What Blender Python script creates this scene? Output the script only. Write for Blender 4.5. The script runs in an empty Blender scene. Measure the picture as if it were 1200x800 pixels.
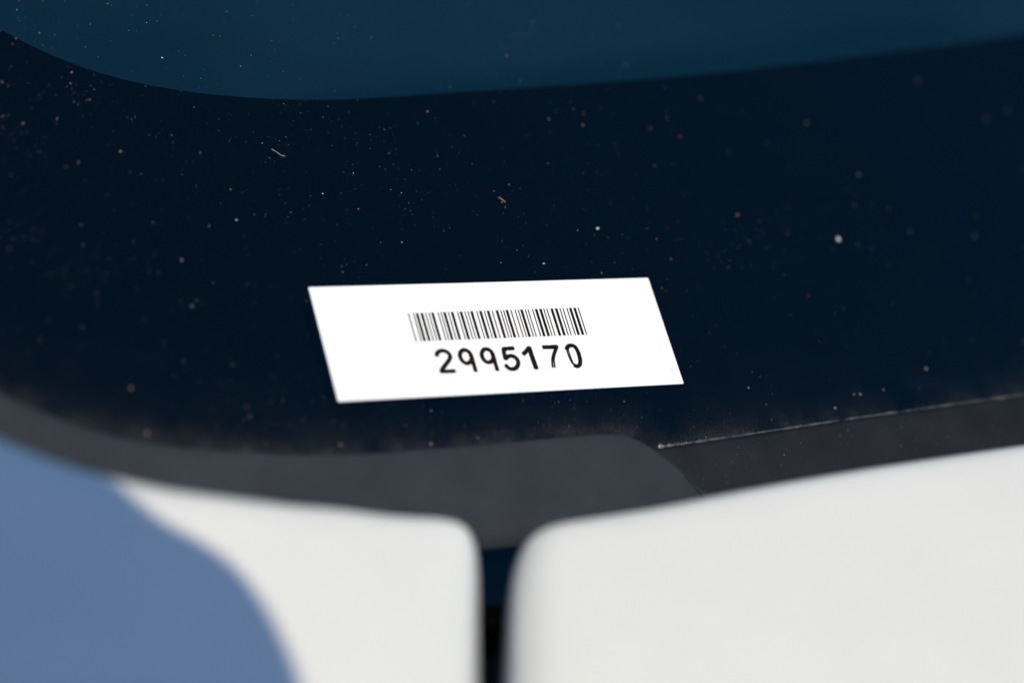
import bpy, bmesh, math, random
import numpy as np
from mathutils import Vector, Matrix

random.seed(7)
rng = np.random.default_rng(7)
scene = bpy.context.scene
col = scene.collection
R = math.radians

# ------------------------------------------------------------------ camera
PITCH = R(28)                      # looking down on the lower corner of a windscreen
FPX = 2720.0                       # focal length in photo pixels (1200 px wide = 36 mm)
cam_data = bpy.data.cameras.new('camera')
cam = bpy.data.objects.new('camera', cam_data)
col.objects.link(cam)
CAM_LOC = Vector((0.0, -0.33, 0.18))
cam.location = CAM_LOC
cam.rotation_euler = (R(90) - PITCH, 0, 0)
cam_data.sensor_width = 36
cam_data.lens = FPX / 1200 * 36
cam_data.clip_start = 0.01
cam_data.clip_end = 2000
cam_data.dof.use_dof = True
cam_data.dof.focus_distance = 0.3705
cam_data.dof.aperture_fstop = 6.6
cam_data.dof.aperture_blades = 0
scene.camera = cam

# ------------------------------------------------------------------ sky + sun
SUN_DIR = Vector((0.27, -0.47, 0.84)).normalized()     # towards the sun
world = bpy.data.worlds.new('World')
scene.world = world
world.use_nodes = True
wn = world.node_tree
sky = wn.nodes.new('ShaderNodeTexSky')
sky.sky_type = 'NISHITA'
sky.sun_disc = False
sky.sun_elevation = math.asin(SUN_DIR.z)
sky.sun_rotation = math.atan2(SUN_DIR.x, SUN_DIR.y)
sky.air_density = 1.0
sky.dust_density = 0.0
sky.ozone_density = 6.0
bg = wn.nodes['Background']
bg.inputs['Strength'].default_value = 0.122
wn.links.new(sky.outputs[0], bg.inputs['Color'])

sun_data = bpy.data.lights.new('sun', 'SUN')
sun_data.energy = 3.85
sun_data.angle = R(0.53)
sun_data.color = (1.0, 0.895, 0.665)
sun = bpy.data.objects.new('sun', sun_data)
col.objects.link(sun)
sun.location = SUN_DIR * 3
sun.rotation_euler = SUN_DIR.to_track_quat('Z', 'Y').to_euler()

scene.view_settings.view_transform = 'Standard'
scene.view_settings.look = 'None'
scene.view_settings.exposure = 0.0
scene.view_settings.gamma = 1.0
scene.view_settings.use_curve_mapping = False
scene.render.engine = 'CYCLES'
scene.cycles.use_denoising = True
scene.cycles.transparent_max_bounces = 16
scene.cycles.max_bounces = 8
scene.cycles.sample_clamp_indirect = 4

# ------------------------------------------------------------------ survey helpers
# Surveyed coordinates are in millimetres from the lens (right, up, ahead).
ROT = cam.rotation_euler.to_matrix()

def to_world(p):
    return CAM_LOC + ROT @ Vector((p[0], p[1], -p[2])) * 0.001

def to_cam(w):
    q = ROT.transposed() @ (w - CAM_LOC) * 1000
    return np.array((q.x, q.y, -q.z))

def dir_cam(v):
    q = ROT.transposed() @ Vector(v)
    return np.array((q.x, q.y, -q.z))

def unit(v):
    v = np.asarray(v, float)
    return v / np.linalg.norm(v)

def sight(x, y):
    return np.array(((x - 600) / FPX, -(y - 400) / FPX, 1.0))

class Plane:
    """a flat surface: origin, two in-plane axes, normal (mm)"""
    def __init__(self, o, a, b_hint):
        self.o = np.asarray(o, float)
        self.a = unit(a)
        n = unit(np.cross(self.a, b_hint))
        if n[2] > 0:
            n = -n
        self.n = n
        self.b = unit(np.cross(self.n, self.a))
        if self.b @ np.asarray(b_hint) < 0:
            self.b = -self.b
    def shift(self, h):
        p = Plane(self.o + self.n * h, self.a, self.b)
        p.n = self.n; p.b = self.b
        return p
    def meet(self, x, y):                    # (u, v) of a surveyed sight line on this surface
        r = sight(x, y)
        t = (self.n @ self.o) / (self.n @ r)
        q = r * t - self.o
        return np.array((q @ self.a, q @ self.b))
    def p(self, u, v, h=0.0):
        return self.o + self.a * u + self.b * v + self.n * h
    def w(self, u, v, h=0.0):
        return to_world(self.p(u, v, h))

def at_depth(x, y, z):
    return sight(x, y) * z

# glass: found from the sticker, a 60 x 20 mm rectangle
q = np.array([(361, 337), (759, 326), (801, 450), (396, 471)], float)
def homography(s, d):
    A = []
    for (x, y), (u, v) in zip(s, d):
        A.append([x, y, 1, 0, 0, 0, -u*x, -u*y, -u]); A.append([0, 0, 0, x, y, 1, -v*x, -v*y, -v])
    return np.linalg.svd(np.array(A))[2][-1].reshape(3, 3)
H = homography([(0, 1), (1, 1), (1, 0), (0, 0)], [sight(*p)[:2] for p in q])
h1, h2, tt = H.T
if tt[2] < 0:
    h1, h2, tt = -h1, -h2, -tt
SC = 60.0 / np.linalg.norm(h1)
GLASS = Plane(tt * SC, h1, h2)
ST_W, ST_H = 60.0, 60.0 * np.linalg.norm(h2) / np.linalg.norm(h1)

# ------------------------------------------------------------------ object helpers
def link(name, verts, faces, mat=None, parent=None, smooth=False, mats=None, face_mat=None):
    me = bpy.data.meshes.new(name)
    me.from_pydata([tuple(v) for v in verts], [], [tuple(f) for f in faces])
    for m in (mats or [mat]):
        me.materials.append(m)
    if face_mat is not None:
        me.polygons.foreach_set('material_index', np.asarray(face_mat, dtype=np.int32))
    if smooth:
        me.polygons.foreach_set('use_smooth', np.ones(len(me.polygons), dtype=bool))
    me.validate()
    bm = bmesh.new(); bm.from_mesh(me)
    bmesh.ops.recalc_face_normals(bm, faces=bm.faces)
    bm.to_mesh(me); bm.free()
    me.update()
    o = bpy.data.objects.new(name, me)
    col.objects.link(o)
    if parent is not None:
        o.parent = parent
        o.matrix_parent_inverse = parent.matrix_world.inverted()
    return o

def tag(o, label=None, cat=None, group=None, kind=None):
    if label: o['label'] = label
    if cat: o['category'] = cat
    if group: o['group'] = group
    if kind: o['kind'] = kind
    return o

def thing(name, loc, label, cat, group=None):
    o = bpy.data.objects.new(name, None)
    col.objects.link(o)
    o.location = loc
    o.empty_display_size = 0.02
    bpy.context.view_layer.update()
    return tag(o, label, cat, group)

def spline(pts, n):
    """Catmull-Rom through pts, n samples per span"""
    P = np.asarray(pts, float)
    P = np.vstack([2*P[0]-P[1], P, 2*P[-1]-P[-2]])
    out = []
    for i in range(1, len(P)-2):
        for k in range(n):
            t = k / n
            out.append(0.5*((2*P[i]) + (-P[i-1]+P[i+1])*t + (2*P[i-1]-5*P[i]+4*P[i+1]-P[i+2])*t*t
                            + (-P[i-1]+3*P[i]-3*P[i+1]+P[i+2])*t**3))
    out.append(P[-2])
    return np.array(out)

# ------------------------------------------------------------------ materials
def mat(name, color, rough=0.5, spec=0.5, coat=0.0, ior=1.5):
    m = bpy.data.materials.new(name)
    m.use_nodes = True
    b = m.node_tree.nodes['Principled BSDF']
    b.inputs['Base Color'].default_value = (*color, 1)
    b.inputs['Roughness'].default_value = rough
    b.inputs['IOR'].default_value = ior
    b.inputs['Specular IOR Level'].default_value = spec
    b.inputs['Coat Weight'].default_value = coat
    b.inputs['Coat Roughness'].default_value = 0.03
    return m, m.node_tree, b

def noise_color(nt, b, c0, c1, scale, detail=6, lo=0.35, hi=0.65, bump=0.0, bscale=None, bdist=0.0001):
    tc = nt.nodes.new('ShaderNodeTexCoord')
    n = nt.nodes.new('ShaderNodeTexNoise')
    n.inputs['Scale'].default_value = scale
    n.inputs['Detail'].default_value = detail
    nt.links.new(tc.outputs['Object'], n.inputs['Vector'])
    r = nt.nodes.new('ShaderNodeValToRGB')
    r.color_ramp.elements[0].position = lo; r.color_ramp.elements[0].color = (*c0, 1)
    r.color_ramp.elements[1].position = hi; r.color_ramp.elements[1].color = (*c1, 1)
    nt.links.new(n.outputs['Fac'], r.inputs['Fac'])
    nt.links.new(r.outputs['Color'], b.inputs['Base Color'])
    if bump:
        n2 = nt.nodes.new('ShaderNodeTexNoise')
        n2.inputs['Scale'].default_value = bscale or scale
        n2.inputs['Detail'].default_value = 4
        nt.links.new(tc.outputs['Object'], n2.inputs['Vector'])
        bp = nt.nodes.new('ShaderNodeBump')
        bp.inputs['Strength'].default_value = bump
        bp.inputs['Distance'].default_value = bdist
        nt.links.new(n2.outputs['Fac'], bp.inputs['Height'])
        nt.links.new(bp.outputs['Normal'], b.inputs['Normal'])
    return tc, n, r

M_PAINT, nt, b = mat('white_car_paint', (0.66, 0.66, 0.655), 0.35, 0.4, 0.6)
noise_color(nt, b, (0.655, 0.655, 0.65), (0.675, 0.675, 0.67), 60)
M_RUBBER, nt, b = mat('dusty_grey_rubber', (0.035, 0.04, 0.048), 0.7, 0.22)
noise_color(nt, b, (0.014, 0.0195, 0.029), (0.023, 0.030, 0.042), 90, 8, 0.3, 0.7, 0.25, 2500, 0.00005)
M_COWL, nt, b = mat('black_cowl_plastic', (0.014, 0.016, 0.02), 0.55, 0.25)
noise_color(nt, b, (0.0018, 0.0032, 0.0065), (0.007, 0.0095, 0.015), 140, 8, 0.3, 0.75, 0.3, 1800, 0.00006)
M_FRIT, nt, b = mat('black_ceramic_enamel', (0.0004, 0.0005, 0.0006), 0.6, 0.02)
M_DASH, nt, b = mat('dark_blue_dashboard', (0.012, 0.05, 0.095), 0.8, 0.0)
noise_color(nt, b, (0.0050, 0.0185, 0.0365), (0.0085, 0.027, 0.052), 6)
M_VOID, nt, b = mat('black_inner_panel', (0.006, 0.006, 0.007), 0.8, 0.2)
M_PAPER, nt, b = mat('white_label_paper', (0.92, 0.92, 0.925), 0.45, 0.4)
noise_color(nt, b, (0.760, 0.765, 0.800), (0.785, 0.790, 0.825), 900)
M_INK, nt, b = mat('black_printing_ink', (0.006, 0.004, 0.005), 0.7, 0.08)
noise_color(nt, b, (0.003, 0.002, 0.002), (0.012, 0.008, 0.009), 5000)
M_SILVER, nt, b = mat('bright_silver', (0.85, 0.86, 0.88), 0.02, 0.5)
b.inputs['Metallic'].default_value = 1.0
M_BLACKTRIM, nt, b = mat('black_stalk_plastic', (0.02, 0.02, 0.022), 0.45, 0.4)

DUST_COLORS = [('pale_dust', (0.62, 0.60, 0.56)), ('grey_dust', (0.28, 0.29, 0.29)), ('tan_dust', (0.34, 0.235, 0.15)),
               ('brown_dust', (0.15, 0.09, 0.07)), ('green_dust', (0.16, 0.17, 0.09)), ('faint_dust', (0.09, 0.095, 0.10))]
M_DUST = []
for nme, c in DUST_COLORS:
    m, nt, b = mat(nme, c, 0.8, 0.2)
    M_DUST.append(m)
M_DIRT_DIM, nt, b = mat('grey_seam_dust', (0.06, 0.06, 0.062), 0.9, 0.1)
noise_color(nt, b, (0.030, 0.033, 0.038), (0.085, 0.087, 0.090), 500, 6)
M_DIRT, nt, b = mat('dry_dirt', (0.2, 0.18, 0.16), 0.9, 0.1)
noise_color(nt, b, (0.09, 0.08, 0.075), (0.34, 0.31, 0.27), 900, 6)

# windscreen glass: tinted see-through sheet with a mirror-like skin and a film of dust
m = bpy.data.materials.new('tinted_windscreen_glass')
m.use_nodes = True
nt = m.node_tree
nt.nodes.clear()
out = nt.nodes.new('ShaderNodeOutputMaterial')
tr = nt.nodes.new('ShaderNodeBsdfTransparent'); tr.inputs['Color'].default_value = (0.58, 0.80, 0.76, 1)
gl = nt.nodes.new('ShaderNodeBsdfGlossy'); gl.inputs['Roughness'].default_value = 0.015
gl.inputs['Color'].default_value = (0.16, 0.60, 0.76, 1)   # sky reflection darkened and tinted blue in the colour
fr = nt.nodes.new('ShaderNodeFresnel'); fr.inputs['IOR'].default_value = 1.5
mx = nt.nodes.new('ShaderNodeMixShader')
nt.links.new(fr.outputs[0], mx.inputs[0]); nt.links.new(tr.outputs[0], mx.inputs[1]); nt.links.new(gl.outputs[0], mx.inputs[2])
df = nt.nodes.new('ShaderNodeBsdfDiffuse'); df.inputs['Color'].default_value = (0.205, 0.205, 0.20, 1)
at = nt.nodes.new('ShaderNodeAttribute'); at.attribute_name = 'grime'
tc = nt.nodes.new('ShaderNodeTexCoord')
n1 = nt.nodes.new('ShaderNodeTexNoise'); n1.inputs['Scale'].default_value = 130; n1.inputs['Detail'].default_value = 8
n2 = nt.nodes.new('ShaderNodeTexNoise'); n2.inputs['Scale'].default_value = 2600; n2.inputs['Detail'].default_value = 3
nt.links.new(tc.outputs['Object'], n1.inputs['Vector']); nt.links.new(tc.outputs['Object'], n2.inputs['Vector'])
r1 = nt.nodes.new('ShaderNodeMapRange'); r1.inputs[1].default_value = 0.3; r1.inputs[2].default_value = 0.75
r2 = nt.nodes.new('ShaderNodeMapRange'); r2.inputs[1].default_value = 0.15; r2.inputs[2].default_value = 0.95
nt.links.new(n1.outputs['Fac'], r1.inputs[0]); nt.links.new(n2.outputs['Fac'], r2.inputs[0])
m1 = nt.nodes.new('ShaderNodeMath'); m1.operation = 'MULTIPLY'
nt.links.new(r1.outputs[0], m1.inputs[0]); nt.links.new(r2.outputs[0], m1.inputs[1])
m2 = nt.nodes.new('ShaderNodeMath'); m2.operation = 'MULTIPLY'
nt.links.new(m1.outputs[0], m2.inputs[0]); nt.links.new(at.outputs['Fac'], m2.inputs[1])
mx2 = nt.nodes.new('ShaderNodeMixShader')
nt.links.new(m2.outputs[0], mx2.inputs[0]); nt.links.new(mx.outputs[0], mx2.inputs[1]); nt.links.new(df.outputs[0], mx2.inputs[2])
nt.links.new(mx2.outputs[0], out.inputs['Surface'])
M_GLASS = m

# ------------------------------------------------------------------ the car
car = thing('parked_car', GLASS.w(30, -40, -60),
            'white car seen close at the lower corner of its dusty dark windscreen', 'car')

# seam / rubber edges (surveyed), used for grime as well
RUBBER_EDGE = [(-330, 60), (-280, 200), (-210, 318), (-110, 397), (0, 457), (50, 480), (100, 499), (150, 512), (200, 520), (250, 525),
               (300, 528), (350, 530), (400, 530), (450, 528), (500, 524), (550, 520), (600, 516), (650, 511), (690, 507.5),
               (718, 507), (738, 510), (757, 518), (776, 531), (795, 546), (812, 562), (828, 580), (850, 610), (880, 650)]
SEAM = [(740, 530), (790, 523), (850, 514.5), (900, 507), (1000, 492), (1100, 478), (1200, 464), (1400, 437), (1700, 396), (2050, 350)]

# --- windscreen: outer face, 5 mm thick, black enamel band behind it
seam_uv = np.array([GLASS.meet(*p) for p in SEAM])
rub_uv = np.array([GLASS.meet(*p) for p in RUBBER_EDGE])
line_uv = np.vstack([spline(rub_uv, 3), spline(seam_uv, 4)])
def grime_at(u, v):
    d = np.min(np.hypot(line_uv[:, 0] - u, line_uv[:, 1] - v))
    g = 0.0015 + 0.36 * math.exp(-d / 1.1) + 0.085 * math.exp(-d / 4.0)
    return g
U0, U1, V0, V1 = -95.0, 260.0, GLASS.meet(583, 708)[1], 190.0
us = np.concatenate([np.arange(U0, 125, 1.6), np.linspace(125, U1, 24)])
vs = np.concatenate([np.arange(V0, 26, 1.2), np.linspace(26, 75, 18), np.linspace(80, V1, 16)])
verts, faces, grime = [], [], []
for v in vs:
    for u in us:
        verts.append(GLASS.w(u, v)); grime.append(grime_at(u, v))
nu = len(us)
for j in range(len(vs)-1):
    for i in range(nu-1):
        faces.append((j*nu+i, j*nu+i+1, (j+1)*nu+i+1, (j+1)*nu+i))
ws = link('windscreen', verts, faces, M_GLASS, car, smooth=True)
a = ws.data.attributes.new('grime', 'FLOAT', 'POINT')
a.data.foreach_set('value', np.array(grime, dtype=np.float32))

INNER = GLASS.shift(-5.0)
FRIT = [(-420, -700), (-330, -430), (-250, -230), (-160, -90), (-80, -15), (0, 34), (50, 60), (100, 80), (150, 94.5), (200, 104.5), (250, 111), (300, 115),
        (350, 117), (400, 116.5), (450, 114), (500, 110.5), (600, 104), (700, 97), (800, 89), (900, 79), (1000, 67), (1100, 54),
        (1200, 40), (1400, 10), (1700, -40), (2100, -110)]
fr_uv = spline([INNER.meet(*p) for p in FRIT], 5)
verts, faces = [], []
K = 5
for (u, v) in fr_uv:
    # lower border follows well under the rubber
    lu, lv = (u * 0.9 - 6, -62.0) if u > -60 else (u - 25, v - 25)
    for k in range(K):
        s = k / (K-1)
        verts.append(INNER.w(u + (lu-u)*s, v + (lv-v)*s))
for i in range(len(fr_uv)-1):
    for k in range(K-1):
        faces.append((i*K+k, i*K+k+1, (i+1)*K+k+1, (i+1)*K+k))
# give the enamel a thickness of 0.3 mm
nv = len(verts)
dn = (INNER.w(0, 0, -0.3) - INNER.w(0, 0))
verts += [v + dn for v in verts]
faces += [tuple(x + nv for x in f[::-1]) for f in faces]
for i in range(len(fr_uv)-1):
    faces.append((i*K, (i+1)*K, (i+1)*K+nv, i*K+nv))
link('frit_band', verts, faces, M_FRIT, ws)

# --- dashboard below the glass
verts, faces = [], []
c0 = GLASS.w(20, 0)
xs = np.linspace(-0.35, 0.6, 40)
ys = np.linspace(-0.06, 0.9, 40)
for y in ys:
    for x in xs:
        z = c0.z - 0.075 + 0.10*max(y, 0) - 0.10*max(y, 0)**2 - 0.03*(x-0.05)**2
        verts.append(Vector((x, c0.y + y, z)))
for j in range(39):
    for i in range(39):
        faces.append((j*40+i, j*40+i+1, (j+1)*40+i+1, (j+1)*40+i))
link('dashboard', verts, faces, M_DASH, car, smooth=True)

# --- rubber seal: flap lying over the glass edge, its rim rounded over
FL = GLASS.shift(1.7)
edge = spline([FL.meet(*p) for p in RUBBER_EDGE], 4)
tg = np.gradient(edge, axis=0); tg /= np.linalg.norm(tg, axis=1)[:, None]
inn = np.stack([tg[:, 1], -tg[:, 0]], 1)             # towards the body panels
if np.mean(inn[:, 1]) > 0: inn = -inn
verts, faces = [], []
prof = [(0.25, -1.65), (0.05, -1.2), (0.0, -0.75), (0.12, -0.35), (0.4, -0.10), (0.85, 0.0)]
centre = FL.meet(470, 760)
N = len(edge)
wmax = 16
rows = []
for (ins, h) in prof:
    rows.append([(e + i*ins, h) for e, i in zip(edge, inn)])
base = np.array([e + i*0.85 for e, i in zip(edge, inn)])
far = []
for k, e in enumerate(base):
    t = k / (N-1)
    tgt = np.array((-70 + 150*t, -0.9 + FL.meet(585, 630)[1]))
    # left branch rises with the pillar: keep it a strip ~12 mm wide there
    if e[0] < -40:
        strip = e + inn[k]*13
        wgt = min(1, (-40 - e[0]) / 18)
        tgt = tgt*(1-wgt) + strip*wgt
    far.append(tgt)
far = np.array(far)
for s in (0.08, 0.2, 0.4, 0.6, 0.75, 0.84, 0.9, 0.94, 0.97, 0.99, 1.0):
    sag = -0.15*s - 1.45*s**12
    rows.append([(b_ + (f_-b_)*s, sag) for b_, f_ in zip(base, far)])
rows.append([(f_, -1.62) for f_ in far])
for row in rows:
    for (uv, h) in row:
        verts.append(FL.w(uv[0], uv[1], h))
for j in range(len(rows)-1):
    for i in range(N-1):
        faces.append((j*N+i, j*N+i+1, (j+1)*N+i+1, (j+1)*N+i))
link('rubber_seal', verts, faces, M_RUBBER, car, smooth=True)

# --- cowl panel: black plastic strip butting the glass along a dirty seam
sm = spline(seam_uv, 6)
verts, faces = [], []
prof = [(0.0, -1.5), (0.0, 0.05), (0.25, 0.30), (0.8, 0.36), (3, 0.38), (12, 0.45), (30, 0.5), (48, 0.5), (49, 0.1)]
tg = np.gradient(sm, axis=0); tg /= np.linalg.norm(tg, axis=1)[:, None]
inn = np.stack([tg[:, 1], -tg[:, 0]], 1)
for (ins, h) in prof:
    for e, i in zip(sm, inn):
        verts.append(GLASS.w(e[0]+i[0]*ins, e[1]+i[1]*ins, h))
N = len(sm)
for j in range(len(prof)-1):
    for i in range(N-1):
        faces.append((j*N+i, j*N+i+1, (j+1)*N+i+1, (j+1)*N+i))
link('cowl_panel', verts, faces, M_COWL, car, smooth=True)

# --- body panels: pressed sheet with folded, rounded borders
GAPDIR = dir_cam((0.0, -math.cos(R(7)), -math.sin(R(7))))
def panel(name, plane, outline, radius, drop, crown):
    P = np.array(outline)
    # resample evenly where long
    Q = []
    for i in range(len(P)):
        p0, p1 = P[i], P[(i+1) % len(P)]
        L = np.linalg.norm(p1-p0)
        k = max(1, min(30, int(L/5)))
        for s in range(k):
            Q.append(p0 + (p1-p0)*s/k)
    P = np.array(Q)
    # even 1 mm spacing in the curved part, then fair the outline
    seg = np.linalg.norm(np.roll(P, -1, 0) - P, axis=1)
    cum = np.concatenate([[0], np.cumsum(seg)])
    C = np.vstack([P, P[:1]])
    m_ = int(cum[-1] / 1.1)
    ss = np.linspace(0, cum[-1], m_, endpoint=False)
    P = np.stack([np.interp(ss, cum, C[:, 0]), np.interp(ss, cum, C[:, 1])], 1)
    for _ in range(4):
        P = 0.5*P + 0.25*(np.roll(P, 1, 0) + np.roll(P, -1, 0))
    # the fold may not be wider than the outline's own curve allows
    k4 = 3
    pa, pb = np.roll(P, k4, 0), np.roll(P, -k4, 0)
    la, lb, lc = np.linalg.norm(P-pa, axis=1), np.linalg.norm(pb-P, axis=1), np.linalg.norm(pb-pa, axis=1)
    ar = np.abs((P-pa)[:, 0]*(pb-pa)[:, 1] - (P-pa)[:, 1]*(pb-pa)[:, 0]) / 2
    rad = la*lb*lc / (4*ar + 1e-9)
    rl = np.minimum(radius, 0.6*rad)
    for _ in range(4):
        rl = np.minimum(rl, np.minimum(np.roll(rl, 1), np.roll(rl, -1)) + 0.25)
    for _ in range(30):
        rl = 0.5*rl + 0.25*(np.roll(rl, 1) + np.roll(rl, -1))
    nxt, prv = np.roll(P, -1, 0), np.roll(P, 1, 0)
    t = nxt - prv; t /= np.linalg.norm(t, axis=1)[:, None]
    inn = np.stack([-t[:, 1], t[:, 0]], 1)
    area = 0.5*np.sum(P[:, 0]*nxt[:, 1] - nxt[:, 0]*P[:, 1])
    if area < 0: inn = -inn
    rows = [(P + inn*1.5, -drop*0.98), (P + inn*0.0, -drop)]
    rows.append((P, -drop*0.5))
    for d in range(0, 91, 15):
        th = R(d)
        rows.append((P + inn*(rl*(1-math.cos(th)))[:, None], -rl*(1-math.sin(th))))
    ring = rows[-1][0]
    c = ring.mean(0)
    for s in (0.97, 0.9, 0.8, 0.65, 0.5, 0.35, 0.2, 0.08):
        rows.append((c + (ring-c)*s, 0.0))
    verts, faces = [], []
    for (pp, h) in rows:
        hh = np.broadcast_to(np.asarray(h, float), (len(pp),))
        for (u, v), h_ in zip(pp, hh):
            verts.append(plane.w(u, v, h_ + crown(u, v)))
    n = len(P)
    for j in range(len(rows)-1):
        for i in range(n):
            k = (i+1) % n
            faces.append((j*n+i, j*n+k, (j+1)*n+k, (j+1)*n+i))
    verts.append(plane.w(c[0], c[1], crown(c[0], c[1])))
    for i in range(n):
        faces.append(((len(rows)-1)*n+i, (len(rows)-1)*n+(i+1) % n, len(verts)-1))
    return link(name, verts, faces, M_PAINT, car, smooth=True)

B0, B1 = at_depth(620, 620, 310), at_depth(1200, 518, 344)
BON = Plane(B0, B1-B0, GAPDIR)
F0, F1 = at_depth(555, 630, 309), at_depth(0, 497, 288)
FEN = Plane(F0, F0-F1, GAPDIR)

bon_px = [(598, 800), (598.5, 760), (599, 720), (600, 682), (603, 652), (609, 632), (620, 616), (640, 606), (672, 599.5), (720, 592.5), (770, 585),
          (820, 576), (900, 563.5), (1000, 549), (1100, 534), (1200, 519), (1400, 489), (1800, 430)]
bo = [BON.meet(x + 5*max(0, min(1, (y-610)/60)), y - 9*max(0, min(1, (680-y)/60)) - 5*max(0, min(1, (x-780)/200))) for x, y in bon_px]
def beyond(pl, p0, p1, d):
    v = unit(np.array(p0) - np.array(p1)); return np.array(p0) + v*d
b_end = beyond(BON, bo[0], bo[1], 240)
bo = [b_end] + list(spline(bo, 3)) + [np.array((bo[-1][0] + 5, b_end[1]))]
panel('bonnet', BON, bo, 6.0, 16, lambda u, v: -((u-60)**2)/5200 - ((v)**2)/6000 + 60*60/5200)

fen_px = [(571.5, 800), (571.5, 760), (571.5, 720), (571, 678), (569, 650), (563.5, 629), (552, 615), (535, 607.5), (512, 602), (480, 597), (440, 591.5), (400, 586),
          (350, 582), (300, 574), (250, 566), (200, 557.5), (150, 547), (100, 534.5), (50, 517.5), (0, 496), (-70, 462), (-160, 412), (-300, 325)]
fe = [FEN.meet(x + 6*max(0, min(1, (y-610)/60)), y - 5*max(0, min(1, (680-y)/60)) - 5*max(0, min(1, (x-200)/150))*max(0, min(1, (660-y)/50))) for x, y in fen_px]
f_end = beyond(FEN, fe[0], fe[1], 240)
fe = [f_end] + list(spline(fe, 3)) + [np.array((fe[-1][0] - 5, f_end[1]))]
panel('fender', FEN, fe, 6.0, 16, lambda u, v: -((u+40)**2)/6000 - (v**2)/6500 + 40*40/6000)

# --- dark inner panel under the gap between the two
verts, faces = [], []
g0 = BON.meet(585, 640)
for (u, v, h) in [(-30, -5, -26), (26, -5, -26), (26, 260, -26), (-30, 260, -26)]:
    verts.append(BON.w(g0[0]+u, g0[1]+v, h))
for (u, v, h) in [(-30, -5, -30), (26, -5, -30), (26, 260, -30), (-30, 260, -30)]:
    verts.append(BON.w(g0[0]+u, g0[1]+v, h))
faces = [(0, 1, 2, 3), (7, 6, 5, 4), (0, 4, 5, 1), (1, 5, 6, 2), (2, 6, 7, 3), (3, 7, 4, 0)]
link('inner_panel', verts, faces, M_VOID, car)

# --- added blocker on a stalk, out of view; outline built from the fender shadow
S = dir_cam(SUN_DIR)
SHADOW = [(40, 480), (80, 515), (115, 543), (150, 577), (190, 610), (235, 635), (275, 664), (310, 708), (336, 757), (353, 800), (363, 850), (366, 920)]
sh = [FEN.p(*FEN.meet(*p)) for p in SHADOW]
LIFT = 230.0
pts = [p + S*LIFT for p in sh]
ax = unit(np.cross(S, (0, 1, 0)))            # across the sun's rays
ay = unit(np.cross(ax, S))
o0 = np.mean(pts, 0)
P2 = [np.array(((p-o0) @ ax, (p-o0) @ ay)) for p in pts]
cen = np.array(((FEN.p(*FEN.meet(-160, 760)) + S*LIFT - o0) @ ax, (FEN.p(*FEN.meet(-160, 760)) + S*LIFT - o0) @ ay))
# close the outline round the back with an oval
a0 = math.atan2(*(P2[-1]-cen)[::-1]); a1 = math.atan2(*(P2[0]-cen)[::-1])
r0, r1 = np.linalg.norm(P2[-1]-cen), np.linalg.norm(P2[0]-cen)
am = math.atan2(*(P2[5]-cen)[::-1])
def wrap(x): return (x + math.pi) % (2*math.pi) - math.pi
s_dir = 1 if wrap(a0-am) > 0 else -1
span = (wrap((a1-a0)*s_dir)) % (2*math.pi)
back = []
for k in range(1, 24):
    t = k/24
    an = a0 + s_dir*span*t
    rr = r0 + (r1-r0)*t + 22*math.sin(math.pi*t)
    back.append(cen + rr*np.array((math.cos(an), math.sin(an))))
ol = np.vstack([spline(P2, 3), np.array(back)])
verts, faces = [], []
n = len(ol)
rows = []
for k in range(-8, 9):
    th = R(k*11)
    rows.append((math.cos(th)**0.8, math.sin(th)*30))
for (s, h) in rows:
    for p in ol:
        q2 = cen + (p-cen)*s
        verts.append(to_world(o0 + ax*q2[0] + ay*q2[1] + S*h))
for j in range(len(rows)-1):
    for i in range(n):
        k = (i+1) % n
        faces.append((j*n+i, j*n+k, (j+1)*n+k, (j+1)*n+i))
faces.append(tuple(range(n))); faces.append(tuple((len(rows)-1)*n+i for i in range(n-1, -1, -1)))
caster_obj = link('shadow_caster', verts, faces, M_PAINT, car, smooth=True)
# stalk of the added blocker, down to the fender
top = to_world(o0 + ax*cen[0] + ay*cen[1] + S*(-12))
foot = FEN.w(*(FEN.meet(-420, 700)), -1.5)
verts, faces = [], []
for k in range(9):
    t = k/8
    c = foot.lerp(top, t) + Vector((0, 0, 0.01*math.sin(math.pi*t)))
    rad = 0.012 - 0.004*math.sin(math.pi*t)
    for i in range(14):
        an = 2*math.pi*i/14
        verts.append(c + Vector((math.cos(an)*rad, math.sin(an)*rad*1.3, 0)))
for k in range(8):
    for i in range(14):
        j = (i+1) % 14
        faces.append((k*14+i, k*14+j, (k+1)*14+j, (k+1)*14+i))
link('stalk', verts, faces, M_BLACKTRIM, caster_obj, smooth=True)

# ------------------------------------------------------------------ the sticker
sticker = thing('barcode_sticker', GLASS.w(ST_W/2, ST_H/2, 0),
                'white rectangular paper sticker with a barcode and the number 2995170 on the dark windscreen', 'sticker')
def round_rect(w, h, r, k=5):
    pts = []
    for (cx, cy, a0) in ((w-r, h-r, 0), (r, h-r, 90), (r, r, 180), (w-r, r, 270)):
        for i in range(k+1):
            an = R(a0 + 90*i/k)
            pts.append((cx+r*math.cos(an), cy+r*math.sin(an)))
    return pts
rr = round_rect(ST_W, ST_H, 0.22)
n = len(rr)
TH = 0.14
verts = [GLASS.w(u, v, 0.01) for u, v in rr] + [GLASS.w(u, v, TH) for u, v in rr]
faces = [tuple(range(n-1, -1, -1)), tuple(range(n, 2*n))] + [(i, (i+1) % n, n+(i+1) % n, n+i) for i in range(n)]
link('paper_label', verts, faces, M_PAPER, sticker)
LABEL = GLASS.shift(TH)
INK_H = 0.012

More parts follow.
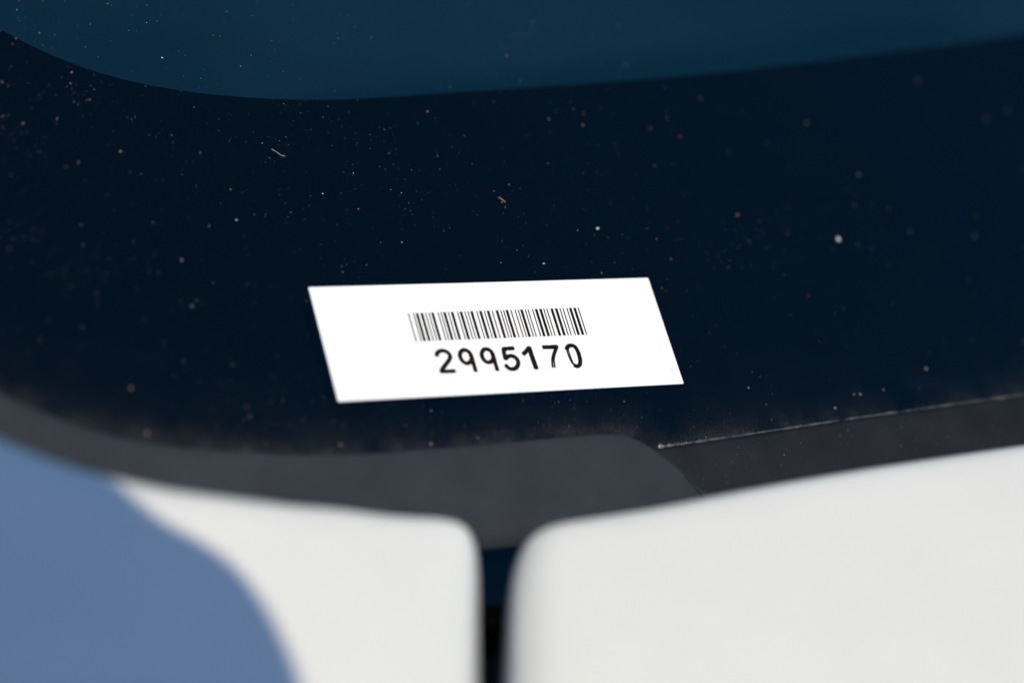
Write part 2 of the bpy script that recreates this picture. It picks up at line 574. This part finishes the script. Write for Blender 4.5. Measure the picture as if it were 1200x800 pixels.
# barcode bars: (x of the bar in the enlarged survey, wide?)
BARS = [(46,0),(77,0),(98,1),(127,1),(151,0),(171,0),(192.5,1),(227,0),(245,0),(266,1),(290,0),(312.5,1),(346,0),(366.5,1),(391,0),(409.5,0),
        (431.5,1),(463,0),(485.5,1),(510,0),(532,1),(557,0),(586.5,1),(610,0),(627,0),(647,1),(672,0),(698,0),(717,0),(736.5,1),(760,0),
        (777,0),(804,0),(826,1),(852.5,1),(873,0),(891.5,0),(921,1),(948.5,1),(971.5,0),(990,0),(1014.5,0),(1035,1),(1061,1),(1083,0)]
def bx(x): return 470 + x/5.217
tl, tr_, bl, br = [LABEL.meet(*p) for p in ((478.8, 367.2), (677.6, 360.3), (487.4, 399.6), (687.4, 392.4))]
v_top, v_bot = (tl[1]+tr_[1])/2, (bl[1]+br[1])/2
u_l, u_r = (tl[0]+bl[0])/2, (tr_[0]+br[0])/2
verts, faces = [], []
raw = [LABEL.meet(bx(x), 367.2 - (x-46)/(1083-46)*6.9)[0] for x, k in BARS]
for (x, k), uu in zip(BARS, raw):
    u = u_l + (uu-raw[0])/(raw[-1]-raw[0])*(u_r-u_l)
    w = (0.47 if k else 0.20)/2
    i0 = len(verts)
    for (a_, b_) in ((u-w, v_bot), (u+w, v_bot), (u+w, v_top), (u-w, v_top)):
        verts.append(LABEL.w(a_, b_, INK_H))
    faces.append((i0, i0+1, i0+2, i0+3))
link('barcode', verts, faces, M_INK, sticker)

# digits: pen strokes traced on the label; (points, pen width in mm)
C5 = lambda p: LABEL.meet(475 + p[0]/8.89, 355 + p[1]/8.89)
C6 = lambda p: LABEL.meet(580 + p[0]/8.89, 355 + p[1]/8.89)
def ribbon(verts, faces, pts, w, closed=False, taper=False):
    P = np.array(pts)
    if closed:
        t = np.roll(P, -1, 0) - np.roll(P, 1, 0)
    else:
        t = np.gradient(P, axis=0)
    t /= np.linalg.norm(t, axis=1)[:, None]
    nn = np.stack([-t[:, 1], t[:, 0]], 1)
    i0 = len(verts)
    for k, (p, m_) in enumerate(zip(P, nn)):
        ww = w * (1 + 0.10*(random.random()-0.5))
        for s in (-1, 1):
            c = p + m_*s*ww/2
            verts.append(LABEL.w(c[0], c[1], INK_H))
    L = len(P)
    for k in range(L if closed else L-1):
        j = (k+1) % L
        faces.append((i0+2*k, i0+2*j, i0+2*j+1, i0+2*k+1))
    if not closed:                                     # rounded pen ends
        for (c, d) in ((P[0], -t[0]), (P[-1], t[-1])):
            b0 = len(verts)
            side = np.array((-d[1], d[0]))
            for k in range(7):
                an = math.pi*k/6
                q_ = c + (side*math.cos(an) + d*math.sin(an)*0.55)*w/2
                verts.append(LABEL.w(q_[0], q_[1], INK_H))
            faces.append(tuple(range(b0, b0+7)))
def loop(pts):
    P = list(pts)
    return spline(P[-1:] + P + P[:2], 5)[5:-5]
W = 0.73
G = [
 [(C5, [(326,548),(332,522),(352,504),(385,496),(425,505),(455,530),(467,560),(457,592),(425,635),(390,682),(373,712)], W, 0), (C5, [(370,714),(445,711),(515,708)], W*0.95, 0)],
 [(C5, [(568,540),(580,505),(610,489),(650,500),(683,538),(691,580),(675,615),(640,628),(602,610),(576,572)], W, 1), (C5, [(668,512),(690,562),(713,640),(733,708)], W, 0)],
 [(C5, [(795,530),(808,495),(835,479),(876,490),(908,526),(916,570),(900,605),(865,618),(826,600),(802,562)], W, 1), (C5, [(893,502),(916,555),(938,630),(959,698)], W, 0)],
 [(C6, [(85,479),(140,474),(192,470)], W, 0), (C6, [(88,482),(98,535),(108,582)], W, 0),
  (C6, [(108,582),(135,557),(175,551),(215,570),(240,607),(238,648),(212,680),(172,688),(135,672),(114,648)], W, 0)],
 [(C6, [(296,532),(325,502),(357,464)], W, 0), (C6, [(355,462),(385,555),(410,625),(430,680)], W*1.15, 0)],
 [(C6, [(503,460),(580,459),(648,455)], W*1.05, 0), (C6, [(632,462),(608,525),(594,590),(600,670)], 0.32, 0), (C6, [(652,462),(628,525),(614,590),(624,670)], 0.32, 0)],
 [(C6, [(745,480),(762,452),(795,441),(832,455),(866,510),(887,590),(884,638),(858,659),(828,648)], W, 0),
  (C6, [(828,652),(796,612),(772,560),(752,505),(745,478)], 0.25, 0), (C6, [(822,636),(806,606),(786,558),(768,505),(762,475)], 0.23, 0)],
]
for strokes in G:
    verts, faces = [], []
    for (f, pts, w, closed) in strokes:
        P = [f(p) for p in pts]
        ribbon(verts, faces, loop(P) if closed else spline(P, 5), w, bool(closed))
    # overlapping strokes: each a hair above the last so that no faces coincide
    o = link('digit', verts, faces, M_INK, sticker)
    hgt = (LABEL.w(0, 0, 0.004) - LABEL.w(0, 0, 0))
    bm = bmesh.new(); bm.from_mesh(o.data)
    seen = set(); layer = 0
    for v in bm.verts:
        if v in seen: continue
        st = [v]; comp = []
        seen.add(v)
        while st:
            x = st.pop(); comp.append(x)
            for e in x.link_edges:
                y = e.other_vert(x)
                if y not in seen: seen.add(y); st.append(y)
        for x in comp: x.co += hgt*layer
        layer += 1
    bm.to_mesh(o.data); bm.free()

# ------------------------------------------------------------------ dust on the glass
BASE = [(1,0,0),(-1,0,0),(0,1,0),(0,-1,0),(0,0,1),(0,0,-1)]
ico = bmesh.new(); bmesh.ops.create_icosphere(ico, subdivisions=1, radius=1)
IV = np.array([tuple(v.co) for v in ico.verts]); IF = [tuple(v.index for v in f.verts) for f in ico.faces]; ico.free()
OV = np.array(BASE, float); OF = [(0,2,4),(2,1,4),(1,3,4),(3,0,4),(2,0,5),(1,2,5),(3,1,5),(0,3,5)]

def speck(verts, faces, fm, plane, u, v, rad, mi, stretch=1.0, ang=0.0, big=False, h0=0.0, flat=0.6):
    V, F = (IV, IF) if big else (OV, OF)
    i0 = len(verts)
    jit = 1 + 0.5*(rng.random((len(V), 1)) - 0.5)
    Q = V*jit*rad
    ca, sa = math.cos(ang), math.sin(ang)
    for x, y, z in Q:
        x *= stretch
        verts.append(plane.w(u + x*ca - y*sa, v + x*sa + y*ca, h0 + max(-0.002, z*flat + rad*flat*0.8)))
    for f in F:
        faces.append(tuple(i0+k for k in f)); fm.append(mi)

def above_edges(x, y):
    e = np.interp(x, [p[0] for p in RUBBER_EDGE[:22]], [p[1] for p in RUBBER_EDGE[:22]])
    if x > 765: e = np.interp(x, [p[0] for p in SEAM], [p[1] for p in SEAM])
    return y < e - 3
def in_sticker(u, v, m_=0.3): return -m_ < u < ST_W+m_ and -m_ < v < ST_H+m_
# clusters make the dust uneven
clu = [(rng.uniform(-250, 1500), rng.uniform(-120, 520), rng.uniform(15, 90)) for _ in range(70)]
verts, faces, fm = [], [], []
count = 0
while count < 9500:
    if rng.random() < 0.45:
        cx, cy, s = clu[rng.integers(len(clu))]
        x, y = rng.normal(cx, s), rng.normal(cy, s*0.6)
    else:
        x, y = rng.uniform(-300, 1700), rng.uniform(-200, 530)
    if not above_edges(x, y): continue
    u, v = GLASS.meet(x, y)
    if not (U0+2 < u < U1-2 and V0+2 < v < V1-2) or in_sticker(u, v): continue
    rad = min(0.14, 0.0215*math.exp(rng.normal(0, 0.5)))
    mi = rng.choice(6, p=(0.10, 0.24, 0.05, 0.05, 0.05, 0.51))
    speck(verts, faces, fm, GLASS, u, v, rad, mi, 1 + rng.exponential(0.35), rng.uniform(0, 6.28))
    count += 1
# larger flakes
for _ in range(75):
    x, y = rng.uniform(-200, 1300), rng.uniform(-60, 525)
    if not above_edges(x, y): continue
    u, v = GLASS.meet(x, y)
    if in_sticker(u, v, 1): continue
    speck(verts, faces, fm, GLASS, u, v, rng.uniform(0.07, 0.14), rng.choice((1, 2, 3, 4, 5), p=(0.08, 0.10, 0.30, 0.12, 0.40)), 1+rng.exponential(0.3), rng.uniform(0, 6.28), True)
# flakes that stand out in the photograph (x, y, radius mm, colour, stretch, angle)
FLAKES = [(141,178,.24,2,1.2,1.3),(213,305,.22,1,1.3,.4),(270,222,.17,2,1,0),(277,258,.2,0,1,0),(501,131,.2,2,1.2,2),(864,252,.26,2,1,0),
          (797,161,.3,3,1,0),(683,147,.22,2,1.2,.2),(684,134,.24,3,1,0),(643,140,.2,2,1,0),(642,192,.13,2,1,0),(414,203,.13,0,1.2,1),(190,68,.12,0,2.4,-.6),(282,78,.17,2,1,0),
          (172,27,.12,1,1.2,0),(435,44,.17,4,1,0),(594,66,.26,4,1.1,0),(624,27,.3,5,1,0),(587,308,.1,0,1,0),(637,309,.15,0,3.0,.1),(471,284,.15,0,1,0),(579,224,.1,0,1,0),
          (945,145,.3,4,1,0),(1006,205,.3,1,1,0),(1142,277,.3,4,1,0),(153,455,.32,2,1,0),(172,508,.34,2,1,0),(399,521,.26,2,1,0),(505,520,.28,2,1,0),(560,513,.2,4,1,0),
          (1008,462,.25,1,1.4,0),(1035,457,.26,4,1.1,0),(1085,432,.3,2,1,0),(13,205,.22,5,1,0),(27,145,.2,2,1,0),(77,196,.1,1,1,0),(84,85,.12,0,1.5,.3),(67,139,.13,0,1,0),(165,204,.1,1,1,0),
          (762,151,.25,3,1,0),(758,268,.17,5,1,0),(677,270,.11,0,1,0),(697,276,.07,2,1,0),(307,168,.12,0,1,0),(230,352,.18,4,1,0),(520,271,.1,1,1,0),(378,227,.12,0,2.2,-.6),
          (420,245,.1,2,3,.2),(446,284,.08,0,1,0),(95,264,.14,1,1,0),(245,265,.15,1,1,0),(588,237,.12,2,1.8,-.5),(1075,95,.4,5,1,0),(1110,50,.4,5,1,0),(1180,130,.4,5,1,0)]
for (x, y, rad, mi, stx, an) in FLAKES:
    u, v = GLASS.meet(x, y)
    speck(verts, faces, fm, GLASS, u, v, rad*0.60, mi, stx, an, True, 0, 0.5)
# grains on the cowl strip
for _ in range(420):
    x = rng.uniform(800, 1700); e = np.interp(x, [p[0] for p in SEAM], [p[1] for p in SEAM])
    y = e + rng.uniform(4, 55)
    u, v = GLASS.meet(x, y)
    k = min(range(len(sm)), key=lambda i: (sm[i][0]-u)**2 + (sm[i][1]-v)**2)
    d = abs((np.array((u, v)) - sm[k]) @ inn[k])
    h = np.interp(d, [p_[0] for p_ in prof[2:]], [p_[1] for p_ in prof[2:]])
    speck(verts, faces, fm, GLASS, u, v, min(.16, 0.04*math.exp(rng.normal(0, 0.5))), rng.choice((1, 2, 5), p=(.3, .15, .55)), 1, 0, False, h)
dust = link('dust', verts, faces, mats=M_DUST, face_mat=fm)
tag(dust, 'fine dust and grit scattered over the dark windscreen glass', 'dust', kind='stuff')

# specks of dirt that landed on the sticker
verts, faces, fm = [], [], []
for (x, y, r_) in [(rng.uniform(380, 780), rng.uniform(345, 450), rng.uniform(.02, .035)) for _ in range(24)] + [(787.5, 433.5, .10), (773, 408.5, .08), (744, 421, .05), (730, 409, .05), (759, 430, .04), (655, 345, .05), (560, 350, .04), (705, 437, .05), (450, 440, .05)]:
    u, v = LABEL.meet(x, y)
    if not in_sticker(u, v, -0.4): continue
    speck(verts, faces, fm, LABEL, u, v, r_, 1, 1.2, 0.3, True, 0.005)
tag(link('dirt_grains', verts, faces, mats=M_DUST, face_mat=fm), 'few tiny grey dirt grains lying on the white sticker', 'dirt', kind='stuff')

# single pieces that can be pointed at
verts, faces, fm = [], [], []
u, v = GLASS.meet(982, 281)
speck(verts, faces, fm, GLASS, u, v, .36, 0, 1.35, 1.9, True, 0, .6)
tag(link('grit_speck', verts, faces, mats=M_DUST, face_mat=fm, smooth=True), 'largest pale grit speck on the dark glass above right of the sticker', 'grit')
verts, faces, fm = [], [], []
u, v = GLASS.meet(700, 268)
speck(verts, faces, fm, GLASS, u, v, .24, 0, 1.2, .5, True, 0, .6)
tag(link('grit_speck', verts, faces, mats=M_DUST, face_mat=fm, smooth=True), 'small pale grit speck on the glass just above the sticker', 'grit')

def fibre(px, rad, mi, label):
    P = spline([GLASS.meet(*p) for p in px], 5)
    verts, faces = [], []
    for k, p in enumerate(P):
        t = P[min(k+1, len(P)-1)] - P[max(k-1, 0)]; t /= np.linalg.norm(t)
        for i in range(6):
            an = 2*math.pi*i/6
            c = p + np.array((-t[1], t[0]))*math.cos(an)*rad
            verts.append(GLASS.w(c[0], c[1], rad*1.05 + math.sin(an)*rad))
    for k in range(len(P)-1):
        for i in range(6):
            j = (i+1) % 6
            faces.append((k*6+i, k*6+j, (k+1)*6+j, (k+1)*6+i))
    tag(link('lint_fibre', verts, faces, M_DUST[mi], smooth=True), label, 'fibre')
fibre([(318, 175), (324, 178.5), (329, 182), (334, 183.5)], 0.055, 1, 'pale lint fibre on the dark glass below the curved band edge')
fibre([(584, 231.5), (588, 234), (592, 237.5)], 0.07, 2, 'short tan lint fibre on the glass above the sticker centre')

# --- dirt packed in the seam between glass and cowl
verts, faces, fm = [], [], []
P = spline([GLASS.meet(x, y-0.5) for x, y in [(772, 525.5)] + SEAM[1:]], 60)
N = len(P)
ring = 7
for k, p in enumerate(P):
    f = k/N
    r_ = (0.16*math.exp(-f*14) + 0.095)*(1 + 0.5*(rng.random()-0.5))
    patch = 0.5 + 0.5*math.sin(k*0.21) * math.sin(k*0.083 + 1.3) + 0.35*math.sin(k*0.47 + 2)
    r_ *= max(0.12, min(1.1, 0.35 + 0.65*patch)) if f > 0.03 else 0.35 + f*25
    wob = rng.normal(0, 0.035)
    t = P[min(k+1, N-1)] - P[max(k-1, 0)]; t /= np.linalg.norm(t)
    for i in range(ring):
        an = 2*math.pi*i/ring
        c = p + np.array((-t[1], t[0]))*(math.cos(an)*r_*2.6 + wob + 0.22)
        verts.append(GLASS.w(c[0], c[1], 0.02 + math.sin(an)*r_*0.8))
for k in range(N-1):
    for i in range(ring):
        j = (i+1) % ring
        faces.append((k*ring+i, k*ring+j, (k+1)*ring+j, (k+1)*ring+i)); fm.append(0 if rng.random() < 1.1*math.exp(-(k/N)*22) else 1)
tag(link('seam_dirt', verts, faces, mats=[M_DIRT, M_DIRT_DIM], face_mat=fm, smooth=True), 'dry grey dirt packed along the seam below the windscreen', 'dirt', kind='stuff')

print('normals  glass', (ROT @ Vector((GLASS.n[0], GLASS.n[1], -GLASS.n[2]))), 'bonnet', (ROT @ Vector((BON.n[0], BON.n[1], -BON.n[2]))),
      'fender', (ROT @ Vector((FEN.n[0], FEN.n[1], -FEN.n[2]))), 'sticker', ST_W, ST_H)
